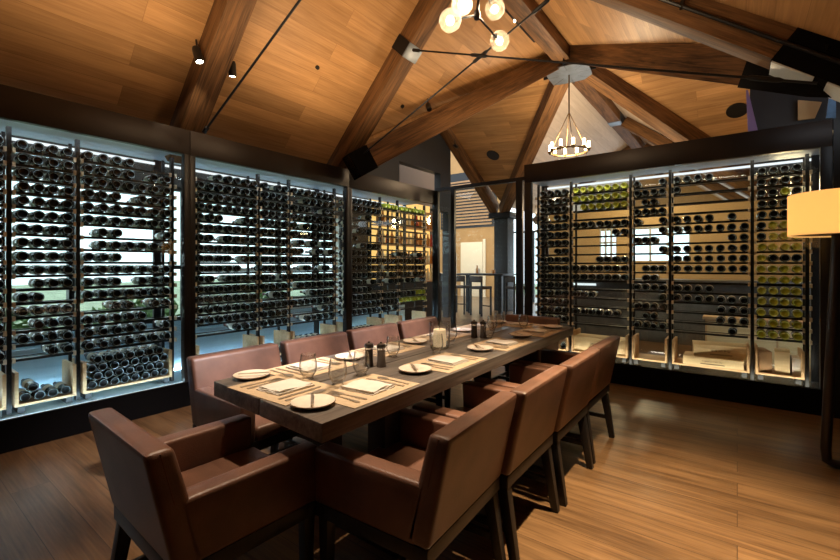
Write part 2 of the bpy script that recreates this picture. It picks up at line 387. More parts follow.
timber('ceiling_beam', (RX, -2.9, 4.56), (RX, HY-.15, 4.56), .24, .30, 'long ridge beam running from overhead to the grey steel hub')
timber('ceiling_beam', (-3.862, 3.82, 2.41), (RX-.14, HY-.2, 4.50), .24, .30, 'long valley beam from the second cabinet joint up to the steel hub', (0, .27))
timber('ceiling_beam', (.42, 3.99, 2.49), (RX+.14, HY-.2, 4.54), .24, .30, 'valley beam from the big black shoe back to the steel hub', (-.1, .55))
timber('ceiling_beam', (-5.25, 10.95, 2.72), (RX-.12, HY+.2, 4.54), .26, .30, 'far valley beam from the dark column up to the steel hub')
timber('ceiling_beam', (.55, 10.35, 2.45), (RX+.12, HY+.2, 4.54), .26, .30, 'far valley beam descending from the steel hub behind the free-standing wine cabinet')
timber('ceiling_beam', (RX, HY+.2, 4.55), (RX, 17.4, 4.55), .26, .28, 'pale far ridge beam beyond the hub with a grey steel splice', None, (3.0, 3.3))
timber('ceiling_beam', (-5.55, 10.9, 2.78), (-5.6, 7.5, 5.05), .24, .28, 'slim rafter on the dark gable beside the far valley beam')
timber('ceiling_beam', (RX+.1, 10.6, 4.5), (.5, 10.75, 2.42), .2, .22, 'far rafter beside the pale ridge beam, with a black clamp', (1.15, 1.35))
timber('ceiling_beam', (RX-.1, 13.2, 4.5), (-5.2, 13.2, 2.6), .2, .22, 'far rafter crossing the pale ceiling behind the candle chandelier')
timber('ceiling_beam', (RX+.1, 13.2, 4.5), (.5, 13.2, 2.4), .2, .22, 'farthest short rafter behind the pale ridge beam')
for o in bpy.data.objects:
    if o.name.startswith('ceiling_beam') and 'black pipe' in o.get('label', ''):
        obj('shoe_plate', box(B(), 3.03, 3.30, -.121, .121, -.024, -.0145, .002), 'glareplate', o); obj('shoe_plate', box(B(), 3.38, 3.66, -.121, .121, -.024, -.0145, .002), 'glareplate', o)
# steel hub
e = empty('steel_hub', (RX, HY, 4.47), 0, 'grey steel hub plate where the roof timbers meet above the candle chandelier', 'bracket')
pts = []
for k in range(8):
    a = 2*PI*k/8; r = .46 if k % 2 else .34; pts.append((r*math.cos(a+.1), r*math.sin(a+.1)))
obj('plate', prism(B(), pts, 0, .02), 'plate', e, smooth=False)
obj('collar', lathe(B(), [(0, .02), (.20, .02), (.20, .34), (0, .34)], 12), 'steel', e)
for k in range(8):
    a = 2*PI*k/8 + .1
    b = B(); bar(b, (.16*math.cos(a), .16*math.sin(a), .05), (.42*math.cos(a), .42*math.sin(a), .05), .012, .10); obj('gusset', b, 'steel', e)
# tie rods
def rod(p0, p1, label, sleeves=(), r=.0095):
    p0, p1 = Vector(p0), Vector(p1); e = empty('tie_rod', p0, 0, label, 'tie rod', 'roof tie rods')
    d = p1-p0; obj('rod', tube(B(), [(0, 0, 0), d], r), 'steel', e)
    for s in sleeves:
        obj('turnbuckle', tube(B(), [d*(s-.03), d*(s-.022), d*(s+.022), d*(s+.03)], [r, r*2, r*2, r]), 'steel', e)
    obj('clevis', tube(B(), [d*0, d*.025], r*2), 'steel', e)
rod((-3.93, 3.80, 2.60), (-1.05, 3.80, 3.87), 'black tie rod rising from second cabinet joint past the globe lamp', (.64, .86))
rod((-2.93, 3.78, 3.73), (.42, 3.78, 2.49), 'black tie rod falling from the steel band to the big black shoe', (.25, .92))
rod((-3.82, 1.87, 2.49), (-1.5, 1.87, 3.63), 'black tie rod rising diagonally beside the rafter with two spots', ())
# conduit on right rafter with clips
e = empty('pipe_conduit', (-1.0, 3.74, 0), 0, 'black pipe clipped along the rafter near the big black shoe', 'pipe')
cz = lambda x: brr(x) + .13
obj('pipe', tube(B(), [(-.9, 0, cz(-1.9)), (1.75, 0, cz(.75))], .014), 'black', e)
for x in (-.35, .18, .66):
    obj('clip', bar(B(), (x, 0, cz(x-1.0)-.02), (x+.02, .005, cz(x-1.0)+.13), .03, .02), 'black', e)
e = empty('ridge_conduit', (RX-.15, 3.0, 4.58), 0, 'thin black lighting track beside the ridge beam, with two tiny lamps', 'lighting track')
obj('track', box(B(), -.012, .012, 0, 3.0, 0, .02), 'black', e)
for y in (1.6, 2.3):
    obj('lamp', lathe(B(), [(0, 0), (.012, 0), (.014, .02), (0, .02)], 8), 'spot', e, (0, y, -.02))
# spots on rafters
def spot_lamp(loc, aim, label, lit=True):
    e = empty('spot_lamp', loc, 0, label, 'spotlight', 'small ceiling spots')
    d = Vector(aim).normalized(); q = Vector((0, 0, 1)).rotation_difference(d)
    o = obj('housing', lathe(B(), [(0, -.07), (.03, -.07), (.036, -.05), (.036, .06), (.030, .065), (.030, .055), (0, .055)], 14), 'black', e); o.rotation_euler = q.to_euler()
    l = obj('lens', lathe(B(), [(0, .057), (.028, .057), (.028, .060), (0, .060)], 14), 'spot' if lit else 'black', e); l.rotation_euler = q.to_euler()
    obj('stem', tube(B(), [(0, 0, 0), (-.03, .0, .14)], .008), 'black', e)
spot_lamp((-3.66, 1.74, 3.08), (.3, .1, -1), 'small black spot lamp on the near side of the first rafter, lit')
spot_lamp((-3.76, 2.10, 3.12), (-.1, .1, -1), 'small lit spot lamp below the first rafter beside the diagonal rod')
def disc(name, loc, n, r, label, cat):
    o = obj(name, lathe(B(), [(0, -.012), (r*.9, -.012), (r, 0), (r, .02), (0, .02)], 20), 'black'); o.location = loc
    o.rotation_euler = Vector((0, 0, 1)).rotation_difference(-Vector(n)).to_euler(); tag(o, label, cat)
nL = Vector((1.034, 0, -1)).normalized()
def on_left(y, x): return (x, y, zl(x))
nF = (Vector(farL)-Vector(hub)).cross(rr_-Vector(hub)).normalized()
if nF.z < 0: nF = -nF
def on_plane(px, py, n, p):     # point on a roof plane seen at direction (px,py)
    a, b = (px-420)/423, (265-py)/423; d = Vector((.8*a-.6, .8+.6*a, b)); o = Vector((0, 0, 1.3))
    t = (Vector(p)-o).dot(n)/d.dot(n); return o+d*t
p = on_plane(427, 99, nL, (RX, 0, CZ)); spot_lamp((p.x+.03, p.y, p.z-.12), (.6, -.5, -1), 'small black spot lamp beside the tie rod near the long valley beam', False)
spot_lamp((-5.35, 8.55, 4.12), (.9, -.3, -.6), 'black spot lamp clamped on the slim gable rafter', False)
disc('ceiling_speaker', on_plane(493, 155, nF, hub), nF, .16, 'round black ceiling speaker between far valley beam and gable rafter', 'speaker')
disc('ceiling_sensor', on_plane(317, 67, nL, (RX, 0, CZ)), -nL, .022, 'tiny black ceiling sensor alone on boards between the two rafters', 'sensor')
disc('ceiling_sensor', on_plane(402, 106, nL, (RX, 0, CZ)), -nL, .026, 'tiny black ceiling sensor between banded rafter and long valley beam', 'sensor')
nR = (Vector(farR)-Vector(hub)).cross(Vector((2.6, HY, CZ))-Vector(hub)).normalized()
if nR.z < 0: nR = -nR
disc('ceiling_speaker', on_plane(737, 110, nR, hub), nR, .15, 'large round black ceiling speaker near the purple panel', 'speaker')

# ------------------------------------------------------------------ bottles
def bottle_bm(glass_mi=0, cap_mi=1, heel_glint_mi=3, punt_mi=4, bm=None, mat=None, seg=16):
    bm = bm or B()
    prof = [(0, .020), (.016, .016), (.027, .004), (.031, 0), (.035, .002), (.0365, .010), (.0365, .075), (.0367, .076), (.0367, .155), (.0365, .156), (.0365, .195), (.031, .217), (.018, .234), (.0145, .245), (.0145, .288), (.0155, .290), (.0155, .300), (0, .300)]
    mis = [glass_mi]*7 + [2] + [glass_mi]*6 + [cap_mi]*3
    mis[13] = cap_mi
    mis[0] = mis[1] = punt_mi; mis[2] = heel_glint_mi
    return lathe(bm, prof, seg, mat=mat, mis=mis)
AX = Matrix.Rotation(-PI/2, 4, 'X')     # bottle axis along +y, base towards -y
BM_DARK = finish(bottle_bm(mat=AX), 'wine_bottle', ['bottle', 'capsule', 'labelp', 'heelglint', 'punt'])
BM_GREEN = finish(bottle_bm(mat=AX), 'wine_bottle_green', ['bottlegreen', 'capgold', 'labelp', 'greenheelglint', 'greenpunt'])
BOTTLES = []      # (world matrix, green?, label, group, weight)
def add_bottle(mw, green, label, group, vis=1.0):
    p = mw.translation; z = .8*p.y - .6*p.x; l = .6*p.y + .8*p.x
    x = 420 + 423*l/z; y = 265 - 423*(p.z-1.3)/z
    w = vis/z**2 if -6 < x < 838 and -6 < y < 566 else 0
    BOTTLES.append((mw, green, label, group, w))

# ------------------------------------------------------------------ wine cabinets
ROW0, PITCH, NR = 2.19, .103, 16
def make_shelf_mesh(w):
    b = B()
    box(b, 0, w, .186, .220, -.057, -.0375, .002); box(b, 0, w, .34, .352, -.047, -.039, .002)
    box(b, 0, .008, .205, .352, -.047, -.040); box(b, w-.008, w, .205, .352, -.047, -.040)
    return finish(b, 'shelf', 'rack', False)
def make_post_mesh():
    b = B(); box(b, -.014, .014, .195, .235, .171, 2.312, .003, 0)
    box(b, -.010, .010, .395, .425, .171, 2.312, .003, 0)
    for r in range(NR):
        z = ROW0 - PITCH*r - .05
        box(b, -.033, -.0145, .180, .222, z-.017, z+.019, .003, 1); box(b, .0145, .033, .180, .222, z-.017, z+.019, .003, 1)
    return finish(b, 'rack_post', ['rack', 'peg'], False)
POST = make_post_mesh()
def cabinet(label, loc, rz, W, posts, depth, strip, lining, group, panes, floor_mat='cabfloor', ends=(.05, .05), led_line=True):
    e = empty('wine_cabinet', loc, rz, label, 'wine cabinet', group)
    obj('fascia', box(B(), 0.002, W-.002, 0, .06, 2.318, 2.545, .003), 'bronze', e)
    obj('top_panel', box(B(), 0.002, W-.002, .06, min(depth, .38), 2.50, 2.54), 'black', e)
    obj('plinth', box(B(), 0, W, .0, .05, 0, .222), 'plinth', e)
    fz = .21 if led_line else .17
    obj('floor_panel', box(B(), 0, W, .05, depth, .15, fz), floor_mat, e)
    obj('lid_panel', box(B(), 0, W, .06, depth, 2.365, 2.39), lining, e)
    for x0, x1 in ((0.001, ends[0]), (W-ends[1], W-.001)):
        obj('stile', box(B(), x0, x1, .0, .06, .222, 2.318, .003), 'black', e)
        obj('rear_stile', box(B(), x0, x1, depth-.04, depth, .171, 2.365, .003), 'black', e)
    xs = [ends[0]] + list(panes) + [W-ends[1]]
    for a, b in zip(xs, xs[1:]):
        obj('glass_pane', box(B(), a+.0015, b-.0015, .026, .034, .2225, 2.317), 'glass', e, smooth=False)
    obj('rear_glass', box(B(), ends[0], W-ends[1], depth-.02, depth-.012, .171, 2.365), 'glass', e, smooth=False)
    obj('light_strip', box(B(), ends[0], W-ends[1], depth-.06, depth-.045, 2.31, 2.333), 'ledrear', e, smooth=False)
    obj('light_strip', box(B(), ends[0], W-ends[1], .064, .078, 2.329, 2.334), strip, e, smooth=False)
    obj('light_strip', box(B(), ends[0], W-ends[1], .055, .068, *((.211, .217) if led_line else (.180, .205))), 'ledfloor' if led_line else strip, e, smooth=False)
    if led_line:
        obj('rear_board', box(B(), ends[0], W-ends[1], depth-.045, depth-.03, fz, .60), 'glowboard', e, smooth=False)
        obj('light_strip', box(B(), ends[0], W-ends[1], depth-.075, depth-.06, fz, fz+.006), 'ledadded', e, smooth=False)  # added strip that sends a glow up the rear board
        obj('light_line', box(B(), ends[0], W-ends[1], .036, .039, .2222, .2245), 'ledline', e, smooth=False)
    for x in posts: put('rack_post', POST, e, (x, 0, 0))
    for x0, x1 in zip(posts, posts[1:]):
        me = make_shelf_mesh(x1-x0-.028)
        for r in range(NR): put('shelf', me, e, (x0+.014, 0, ROW0-PITCH*r))
    return e
def fill(e, posts, cols, cabname, colnames, greens, group, skip=()):
    base = Matrix.Translation(e.location) @ Matrix.Rotation(e.rotation_euler.z, 4, 'Z')
    for ci, (x0, x1) in enumerate(zip(posts, posts[1:])):
        rows = cols[ci]; n = 7 if x1-x0 > .5 else 4
        m = .045 if n == 7 else .052
        for r, s in enumerate(rows):
            if s == '*': s = 'X'*n
            if s == '-': s = '.'*n
            for k, ch in enumerate(s):
                if ch == '.': continue
                x = x0 + m + .018 + (x1-x0-2*m-.036)*k/(n-1) + random.uniform(-.004, .004)
                z = ROW0 - PITCH*r
                mw = base @ Matrix.Translation((x, .16+random.uniform(-.012, .012), z)) @ Matrix.Rotation(random.uniform(-.05, .05), 4, 'Z') @ Matrix.Rotation(random.uniform(0, 6.28), 4, 'Y')
                green = ch == 'G'
                add_bottle(mw, green, '%s wine bottle, %s along the %s shelf down, %s, %s' % ('green' if green else 'dark', MODULE_WORDS[k], MODULE_WORDS[r], colnames[ci], cabname), group)
def wooden_bin(e, x0, x1, label, group):
    b = empty('wooden_bin', Matrix.Translation(e.location) @ Matrix.Rotation(e.rotation_euler.z, 4, 'Z') @ Vector(((x0+x1)/2, .15, .262)), e.rotation_euler.z, label, 'bin', group)
    w = (x1-x0)/2 - .022
    obj('bottom_board', box(B(), -w, w, 0, .30, 0, .018, .002), 'bin', b)
    obj('side_board', box(B(), -w, -w+.022, 0, .30, .018, .25, .002), 'bin', b)
    obj('side_board', box(B(), w-.022, w, 0, .30, .018, .25, .002), 'bin', b)
    for s in (-1, 1):
        obj('foot', box(B(), s*(w-.04)-.02, s*(w-.04)+.02, .02, .28, -.051, 0), 'rack', b)
    return b
def pile(e, x0, x1, layers, binname, group):
    base = Matrix.Translation(e.location) @ Matrix.Rotation(e.rotation_euler.z, 4, 'Z')
    w0, w1 = x0+.044+.041, x1-.044-.041; nmax = max(len(l) for l in layers)
    for j, l in enumerate(layers):
        for k, ch in enumerate(l):
            if ch == '.': continue
            step = min((w1-w0)/(nmax-1), .084) if nmax > 1 else .08
            x = w0 + step*k + (step/2 if j % 2 else 0); z = .262+.018+.0385 + j*.068
            if x > w1+.005: continue
            mw = base @ Matrix.Translation((x, .165+random.uniform(-.01, .01), z)) @ Matrix.Rotation(random.uniform(0, 6.28), 4, 'Y')
            add_bottle(mw, ch == 'G', 'dark wine bottle lying %s along in the %s layer of %s' % (MODULE_WORDS[k], MODULE_WORDS[j], binname), group)
LP = [.115, .825, 1.228, 1.94]; LG = 'glass wine cabinets along the window side'
cabs = []
names = ['nearest tall glass wine cabinet in the window-side row, daylight behind it', 'middle tall glass wine cabinet in the window-side row, behind the first chairs', 'farthest glass wine cabinet in the window-side row, amber bar glowing behind it']
for i in range(3):
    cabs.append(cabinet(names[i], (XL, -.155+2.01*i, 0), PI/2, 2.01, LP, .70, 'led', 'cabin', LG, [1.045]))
S = '*'
c0 = [['*', '*', '*', '*', '*', '*', '*', '*', '*', '*', '*', '*', '*', '*', '*', '*'],
      ['*', '*', '*', '*', '*', '*', '*', '*', '*', '*', '.XXX', 'XX..', '*', '.XXX', '*', '..XX'],
      ['XXXX...', 'XXXX.XX', '*', 'XXX.XXX', '*', '*', '.XX...X', '.XXXXXX', 'XXX....', '*', 'XXX.XXX', '*', '..XX.XX', 'XXXXX..', 'XXXXX.X', '*']]
c1 = [['..XXXXX', '*', '*', '*', 'XXX..XX', '*', 'XX.XXXX', '*', 'XXXX.XX', 'XXXXX..', 'XX.XXXX', '*', '*', '*', '*', '....XXX'],
      ['X.XX', '*', '*', '*', '*', '*', '*', '*', '*', '*', 'XX.X', '*', '..XX', '*', '*', '*'],
      ['*', '..XXXXX', 'XXX..XX', '*', 'X.XXXXX', '*', '.X.X.XX', 'XX..X.X', '*', '..X..X.', '*', '.XXXXXX', '...XXXX', '*', '.....XX', '..XXXXX']]
c2 = [['*', '*', '....X..', 'X......', '..XXX..', 'XX.....', '...XXXX', 'XXXXX..', '*', '*', '*', 'XXXX.X.', 'XXXXX..', '*', '*', '*'],
      ['GGGG', '-', '-', '-', '-', '-', '-', '-', '*', '.XXX', 'X.XX', '..XX', '-', '*', '*', 'XX.X'],
      ['GGGGGGG', '-', '-', '-', '-', '-', '-', 'XX...X.', '*', '*', 'XXX.XXX', 'X.XX..X', '-', 'XXXXGGG', 'GGGGGGG', '-']]
BG = 'wine bottles lying in the cabinet racks'
fill(cabs[0], LP, c0, 'nearest cabinet', ['cut-off bay', 'narrow bay', 'wide bay'], None, BG)
fill(cabs[1], LP, c1, 'middle cabinet', ['nearer wide bay', 'narrow bay', 'farther wide bay'], None, BG)
fill(cabs[2], LP, c2, 'farthest cabinet', ['nearer wide bay', 'narrow bay', 'farther wide bay'], None, BG)
BN = 'wooden bins under the racks'
wooden_bin(cabs[0], LP[0], LP[1], 'oak bin at the photo edge, under the cut-off bay of the nearest cabinet', BN); pile(cabs[0], LP[0], LP[1], ['XXXXXXX', 'XXXXXX'], 'the cut-off bin', BG)
wooden_bin(cabs[0], LP[1], LP[2], 'narrow oak bin holding five bottles under nearest cabinet racks', BN); pile(cabs[0], LP[1], LP[2], ['XXXX', 'X...'], 'the five-bottle bin', BG)
wooden_bin(cabs[0], LP[2], LP[3], 'wide oak bin packed full of bottles under nearest cabinet racks', BN); pile(cabs[0], LP[2], LP[3], ['XXXXXXXX', 'XXXXXXX', 'XXXXXXXX', 'XXXXXXX'], 'the packed wide bin', BG)
wooden_bin(cabs[1], LP[0], LP[1], 'wide oak bin behind the first window-side chair, bottles on its bottom', BN); pile(cabs[1], LP[0], LP[1], ['.XXXXXX'], 'the bin behind the first chair', BG)
wooden_bin(cabs[1], LP[1], LP[2], 'narrow oak bin in the middle cabinet with few bottles', BN); pile(cabs[1], LP[1], LP[2], ['..XX'], 'the narrow middle bin', BG)
wooden_bin(cabs[1], LP[2], LP[3], 'wide oak bin behind the second window-side chair, a row of bottles inside', BN); pile(cabs[1], LP[2], LP[3], ['XXXXXXX', '.XXXX.'], 'the bin behind the second chair', BG)
wooden_bin(cabs[2], LP[0], LP[1], 'oak bin at the start of the farthest window-side cabinet', BN); pile(cabs[2], LP[0], LP[1], ['XXXXXXX', 'XXXXXX'], 'the first bin of the farthest cabinet', BG)
wooden_bin(cabs[2], LP[1], LP[2], 'narrow empty oak bin in the farthest window-side cabinet', BN)
wooden_bin(cabs[2], LP[2], LP[3], 'wide empty oak bin at the far end of the window-side row', BN)
# free-standing glass cabinet facing the room
RP = [.106, .514, 1.171, 1.553, 2.24, 2.633]
rc = cabinet('long see-through glass wine cabinet facing the room beside the glass doors', (-2.124, YR, 0), 0, 2.776, RP, .62, 'ledw', 'cabin', None, [1.0, 1.86], 'cabdark', (.09, .078), False)
cr_ = [['*', '*', '*', 'X.XX', '*', '*', '*', '..XX', '*', '*', '*', '*', '*', '*', '*', '*'],
       ['GGGGGGG', 'GGGGGGG', '.GGGGGG', '-', '*', '.....XX', '-', '-', '...XXXX', '*', '*', '-', 'XXX....', '-', 'XXXXXX.', '-'],
       ['X..X', '*', '.XX.', '*', 'X..X', '...X', 'XXX.', '...X', '-', '.XXX', '.XX.', '*', '...X', '*', '.XX.', '*'],
       ['XXXX...', 'X......', '-', '-', 'XXXX.X.', '*', '.....XX', 'XXXXXXX', '*', '*', '-', 'XXXX...', '*', '....XXX', '....XXX', '.....X.'],
       ['XXXX', 'XXXX', 'XXGX', 'XXXX', 'XXXX', 'XGGX', 'XGGG', 'GGGG', 'GXXX', 'GGGG', 'GGGG', 'GGGG', 'GGGG', 'GGGG', 'GGGG', 'GGGG']]
fill(rc, RP, cr_, 'see-through cabinet', ['narrow door-side bay', 'bay with yellow-green bottles', 'narrow middle bay', 'half-empty wide bay', 'bay beside the lamp'], None, BG)
bn = [('oak bin beside the far head chair', ['...X']), ('oak bin holding one long pale crate', []), ('narrow empty oak bin of the see-through cabinet', []), ('wide oak bin holding two stacked crates', []), ('oak bin near the floor lamp with tilted cartons', [])]
for (lab, py), a, b in zip(bn, RP, RP[1:]):
    wooden_bin(rc, a, b, lab + ', under the racks', BN)
    if py: pile(rc, a, b, py, 'the bin beside the far head chair', BG)
# crates
def crate(name, loc, rz, w, d, h, label, mat='crate', text=None, tilt=0):
    e = empty(name, loc, rz, label, 'crate'); e.rotation_euler = (0, tilt, rz)
    obj('crate_body', box(B(), -w/2, w/2, 0, d, 0, h-.012, .002), mat, e)
    obj('lid_board', box(B(), -w/2-.001, w/2+.001, -.001, d+.001, h-.011, h, .002), mat, e)
    if text:
        rnd = random.Random(int(w*1000)); b = B(); x = -w*.17
        while x < w*.17:
            hh = h*rnd.choice((.10, .14, .20)); bar(b, (x, -.001, h*.56-hh/2), (x+rnd.uniform(-.003, .004), -.001, h*.56+hh/2), .0025, .003, up=(0, 1, 0)); 
            if rnd.random() < .6: bar(b, (x, -.001, h*.56+rnd.choice((-1, 0, 1))*hh/2), (x+.008, -.001, h*.56), .0025, .003, up=(0, 1, 0))
            x += rnd.choice((.008, .010, .017))
        obj('stamped_lettering', b, 'ink', e, smooth=False)
        b = B()
        for k in range(2): bar(b, (-w*.2, -.001, h*(.28 - .06*k)), (w*.2, -.001, h*(.28-.06*k)), .001, .004)
        obj('stamped_rule', b, 'ink', e)
    return e
zc = .281
crate('wooden_crate', (-1.28, 5.16, zc), 0, .58, .26, .17, 'long pale wooden wine crate in the bin behind the last chair', 'crate', 'CHATEAU')
crate('wooden_crate', (-.20, 5.145, zc), 0, .50, .27, .085, 'flat pale wooden crate with stamped lettering, under another crate', 'crate', 'CHATEAU')
crate('wooden_crate', (-.13, 5.19, zc+.0855), .12, .46, .22, .13, 'tan wooden crate lying askew on the flat pale crate', 'crate', 'WINES')
crate('card_carton', (.215, 5.17, zc), .25, .10, .24, .20, 'brown carton standing in the bin beside the lamp', 'cardboard')
crate('wooden_crate', (.335, 5.17, zc), -.05, .11, .22, .21, 'upright pale crate between cartons in the bin beside the lamp', 'crate')
crate('card_carton', (.435, 5.19, zc), 0, .06, .20, .16, 'slim white carton at the end of the bin beside the lamp', 'whitecard')

# place the bottles: the 300 largest in view one by one, the rest as one object
BOTTLES.sort(key=lambda b: -b[4])
for i, (mw, g, lab, grp, w) in enumerate(BOTTLES[:300]):
    o = bpy.data.objects.new('wine_bottle', BM_GREEN if g else BM_DARK); C.objects.link(o); o.matrix_world = mw
    tag(o, lab, 'wine bottle', grp)
bm = B()
for mw, g, lab, grp, w in BOTTLES[300:]:
    if w <= 0: continue
    n0 = len(bm.faces)
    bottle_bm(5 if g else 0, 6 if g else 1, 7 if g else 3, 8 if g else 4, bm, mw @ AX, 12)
o = obj('wine_bottles', bm, ['bottle', 'capsule', 'labelp', 'heelglint', 'punt', 'bottlegreen', 'capgold', 'greenheelglint', 'greenpunt'])
tag(o, 'more distant wine bottles lying in the racks of the farther cabinets', 'wine bottles', BG, 'stuff')

# ------------------------------------------------------------------ glass doors, dark jambs
d1 = empty('door_1', (-4.05, 5.86, 0), kind='structure')
b = B(); W = 1.52
box(b, 0, W+.7, -.03, .03, 2.53, 2.585); box(b, 0, .05, -.03, .03, 0, 2.53); box(b, W-.08, W+.02, -.03, .03, 0, 2.53)
obj('door_frame', b, 'black', d1, smooth=False)
b = B(); box(b, .30, .37, -.025, .025, 0, 2.53); obj('door_stile', b, 'black', d1, smooth=False)
obj('pane', box(B(), .05, .30, -.004, .004, .02, 2.53), 'glass', d1, smooth=False)
obj('pane', box(B(), .37, W-.08, -.004, .004, .02, 2.53), 'glass', d1, smooth=False)
obj('door_handle', tube(B(), [(.42, -.06, .8), (.42, -.06, 1.5)], .012), 'chrome', d1)
struct('trim_1', box(B(), .655, 1.05, YR, YR+.1, 0, 2.545), 'black')

# ------------------------------------------------------------------ dining table
t = empty('dining_table', (-1.53, 2.342, 0), 0, 'long dark oak dining table laid for ten, thick square edges', 'table')
for s in (-1, 1):
    b = B(); xa, xb = (.004, .410) if s > 0 else (-.400, -.004); ya, yb = -1.376-.058*xa, -1.376-.058*xb
    hexa(b, [(x, y, z) for z in (.697, .765) for x, y in ((xa, ya), (xb, yb), (xb-.01, 1.37), (xa-.01, 1.37))], .004); obj('tabletop_board', b, 'table', t)
for y in (-.85, .85):
    for x in (-.2, .2):
        obj('leg', box(B(), x-.055, x+.055, y-.055, y+.055, .05, .66, .006), 'darkwood', t)
    obj('foot_bar', box(B(), -.32, .32, y-.06, y+.06, 0, .05, .006), 'darkwood', t)
    obj('top_rail', box(B(), -.34, .34, y-.05, y+.05, .66, .697, .004), 'darkwood', t)
obj('stretcher', box(B(), -.04, .04, -.79, .79, .10, .18, .006), 'darkwood', t)

# ------------------------------------------------------------------ chairs
def chair_meshes():
    P = {}
    w = .289
    b = B()   # backrest, leaning out
    hexa(b, [(-w, -.262, .392), (w, -.262, .392), (w, -.16, .392), (-w, -.16, .392), (-w, -.342, .768), (w, -.342, .768), (w, -.262, .768), (-w, -.262, .768)], .023, 4)
    P['backrest'] = (finish(b, 'backrest', 'leather'), 'leather')
    for nm, s in (('armrest', 1), ('armrest_b', -1)):
        b = B(); x0, x1 = (w-.082, w) if s > 0 else (-w, -w+.082)
        hexa(b, [(x0, -.21, .392), (x1, -.21, .392), (x1, .255, .392), (x0, .255, .392), (x0, -.255, .60), (x1, -.255, .60), (x1, .26, .60), (x0, .26, .60)], .014, 3)
        P[nm] = (finish(b, 'armrest', 'leather'), 0)
    b = B(); box(b, -w+.084, w-.084, -.17, .265, .392, .468, .022, 0, 3); P['seat'] = (finish(b, 'seat', 'leather'), 0)
    b = B(); box(b, -w+.004, w-.004, -.258, -.215, .340, .393, .003); box(b, -w+.004, w-.004, .205, .25, .340, .393, .003)
    box(b, -w+.004, -w+.045, -.22, .215, .340, .393, .003); box(b, w-.045, w-.004, -.22, .215, .340, .393, .003)
    P['apron'] = (finish(b, 'apron', 'darkwood'), 0)
    legs = []
    for sx in (-1, 1):
        b = B(); bar(b, (sx*(w-.035), .222, 0), (sx*(w-.035), .222, .34), .034, .034, .003, (0, 1, 0), 0, .046, .046); legs.append(finish(b, 'leg', 'darkwood'))
        b = B(); bar(b, (sx*(w-.030), -.282, 0), (sx*(w-.035), -.222, .36), .034, .036, .003, (0, 1, 0), 0, .046, .05); legs.append(finish(b, 'leg', 'darkwood'))
    P['legs'] = legs
    st = []
    for sx in (-1, 1):
        b = B(); bar(b, (sx*(w-.034), .222, .15), (sx*(w-.034), -.255, .15), .02, .03, .002); st.append(finish(b, 'stretcher', 'darkwood'))
    b = B(); bar(b, (-w+.034, -.02, .15), (w-.034, -.02, .15), .02, .03, .002); st.append(finish(b, 'stretcher', 'darkwood'))
    P['st'] = st
    P['pipes'] = [finish(tube(B(), [(sx*(w-.002), -.262, .60), (sx*(w-.002), -.300, .76)], .003, 6), 'piping', 'seam') for sx in (-1, 1)]
    return P
CH = chair_meshes()
def chair(loc, rz, label):
    e = empty('dining_chair', loc, rz, label, 'chair', 'leather armchairs around the table')
    put('seat', CH['seat'][0], e)
    bk = put('backrest', CH['backrest'][0], e); [put('piping', q, bk) for q in CH['pipes']]
    put('armrest', CH['armrest'][0], e); put('armrest', CH['armrest_b'][0], e)
    put('apron', CH['apron'][0], e)
    for m in CH['legs']: put('leg', m, e)
    for m in CH['st']: put('stretcher', m, e)
    return e
RY = [1.355, 1.955, 2.56, 3.165]; LY = [1.435, 2.06, 2.685, 3.32]
rl = ['nearest brown leather armchair with its back to the bare floor', 'second brown leather armchair from the camera in the row by bare floor', 'third brown leather armchair from the camera in the row by bare floor', 'farthest brown leather armchair of the row by the bare floor']
ll = ['nearest brown leather armchair in the row along the window-side cabinets', 'second brown leather armchair in the row along the window-side cabinets', 'third brown leather armchair in the row along the window-side cabinets', 'farthest brown leather armchair in the row along the window-side cabinets']
for y, l, dx, da in zip(RY, rl, (-.016, -.006, .006, 0), (3.0, .6, 0, -.6)): chair((-1.04+dx, y, 0), PI/2+R(da), l)
for y, l in zip(LY, ll): chair((-2.225, y, 0), -PI/2, l)
chair((-1.594, .832, 0), R(-2.2), 'brown leather armchair at the near head of table, seen from behind')
chair((-1.715, 3.94, 0), PI, 'brown leather armchair at the far head of table, mostly hidden')

# ------------------------------------------------------------------ table settings
def fork_mesh():
    b = B(); pts = [(-.006, 0), (.006, 0), (.0075, .02), (.0035, .085), (.003, .115), (.010, .132), (.0115, .150), (-.0115, .150), (-.010, .132), (-.003, .115), (-.0035, .085), (-.0075, .02)]
    prism(b, pts, 0, .0025)
    for k in range(4):
        x = -.0100 + k*.00667; box(b, x-.0017, x+.0017, .149, .192, 0.0005, .0022)
    return finish(b, 'fork', 'silver')
def knife_mesh():
    b = B(); pts = [(-.006, 0), (.006, 0), (.0065, .09), (.009, .11), (.0095, .19), (.004, .215), (-.004, .218), (-.006, .10)]
    prism(b, pts, 0, .0028); return finish(b, 'knife', 'silver')
def spoon_mesh():
    b = B(); pts = [(-.006, 0), (.006, 0), (.0035, .10), (.004, .125)]
    pts += [(.019*math.sin(a), .158-.032*math.cos(a)) for a in [R(20+ (320)*k/12) for k in range(13)]] + [(-.004, .125), (-.0035, .10)]
    prism(b, pts, 0, .0025); return finish(b, 'spoon', 'silver')
def bknife_mesh():
    b = B(); prism(b, [(-.005, 0), (.005, 0), (.005, .06), (.009, .075), (.009, .12), (.003, .14), (-.004, .14), (-.004, .06)], 0, .0025); return finish(b, 'butter_knife', 'silver')
FORK, KNIFE, SPOON, BKN = fork_mesh(), knife_mesh(), spoon_mesh(), bknife_mesh()
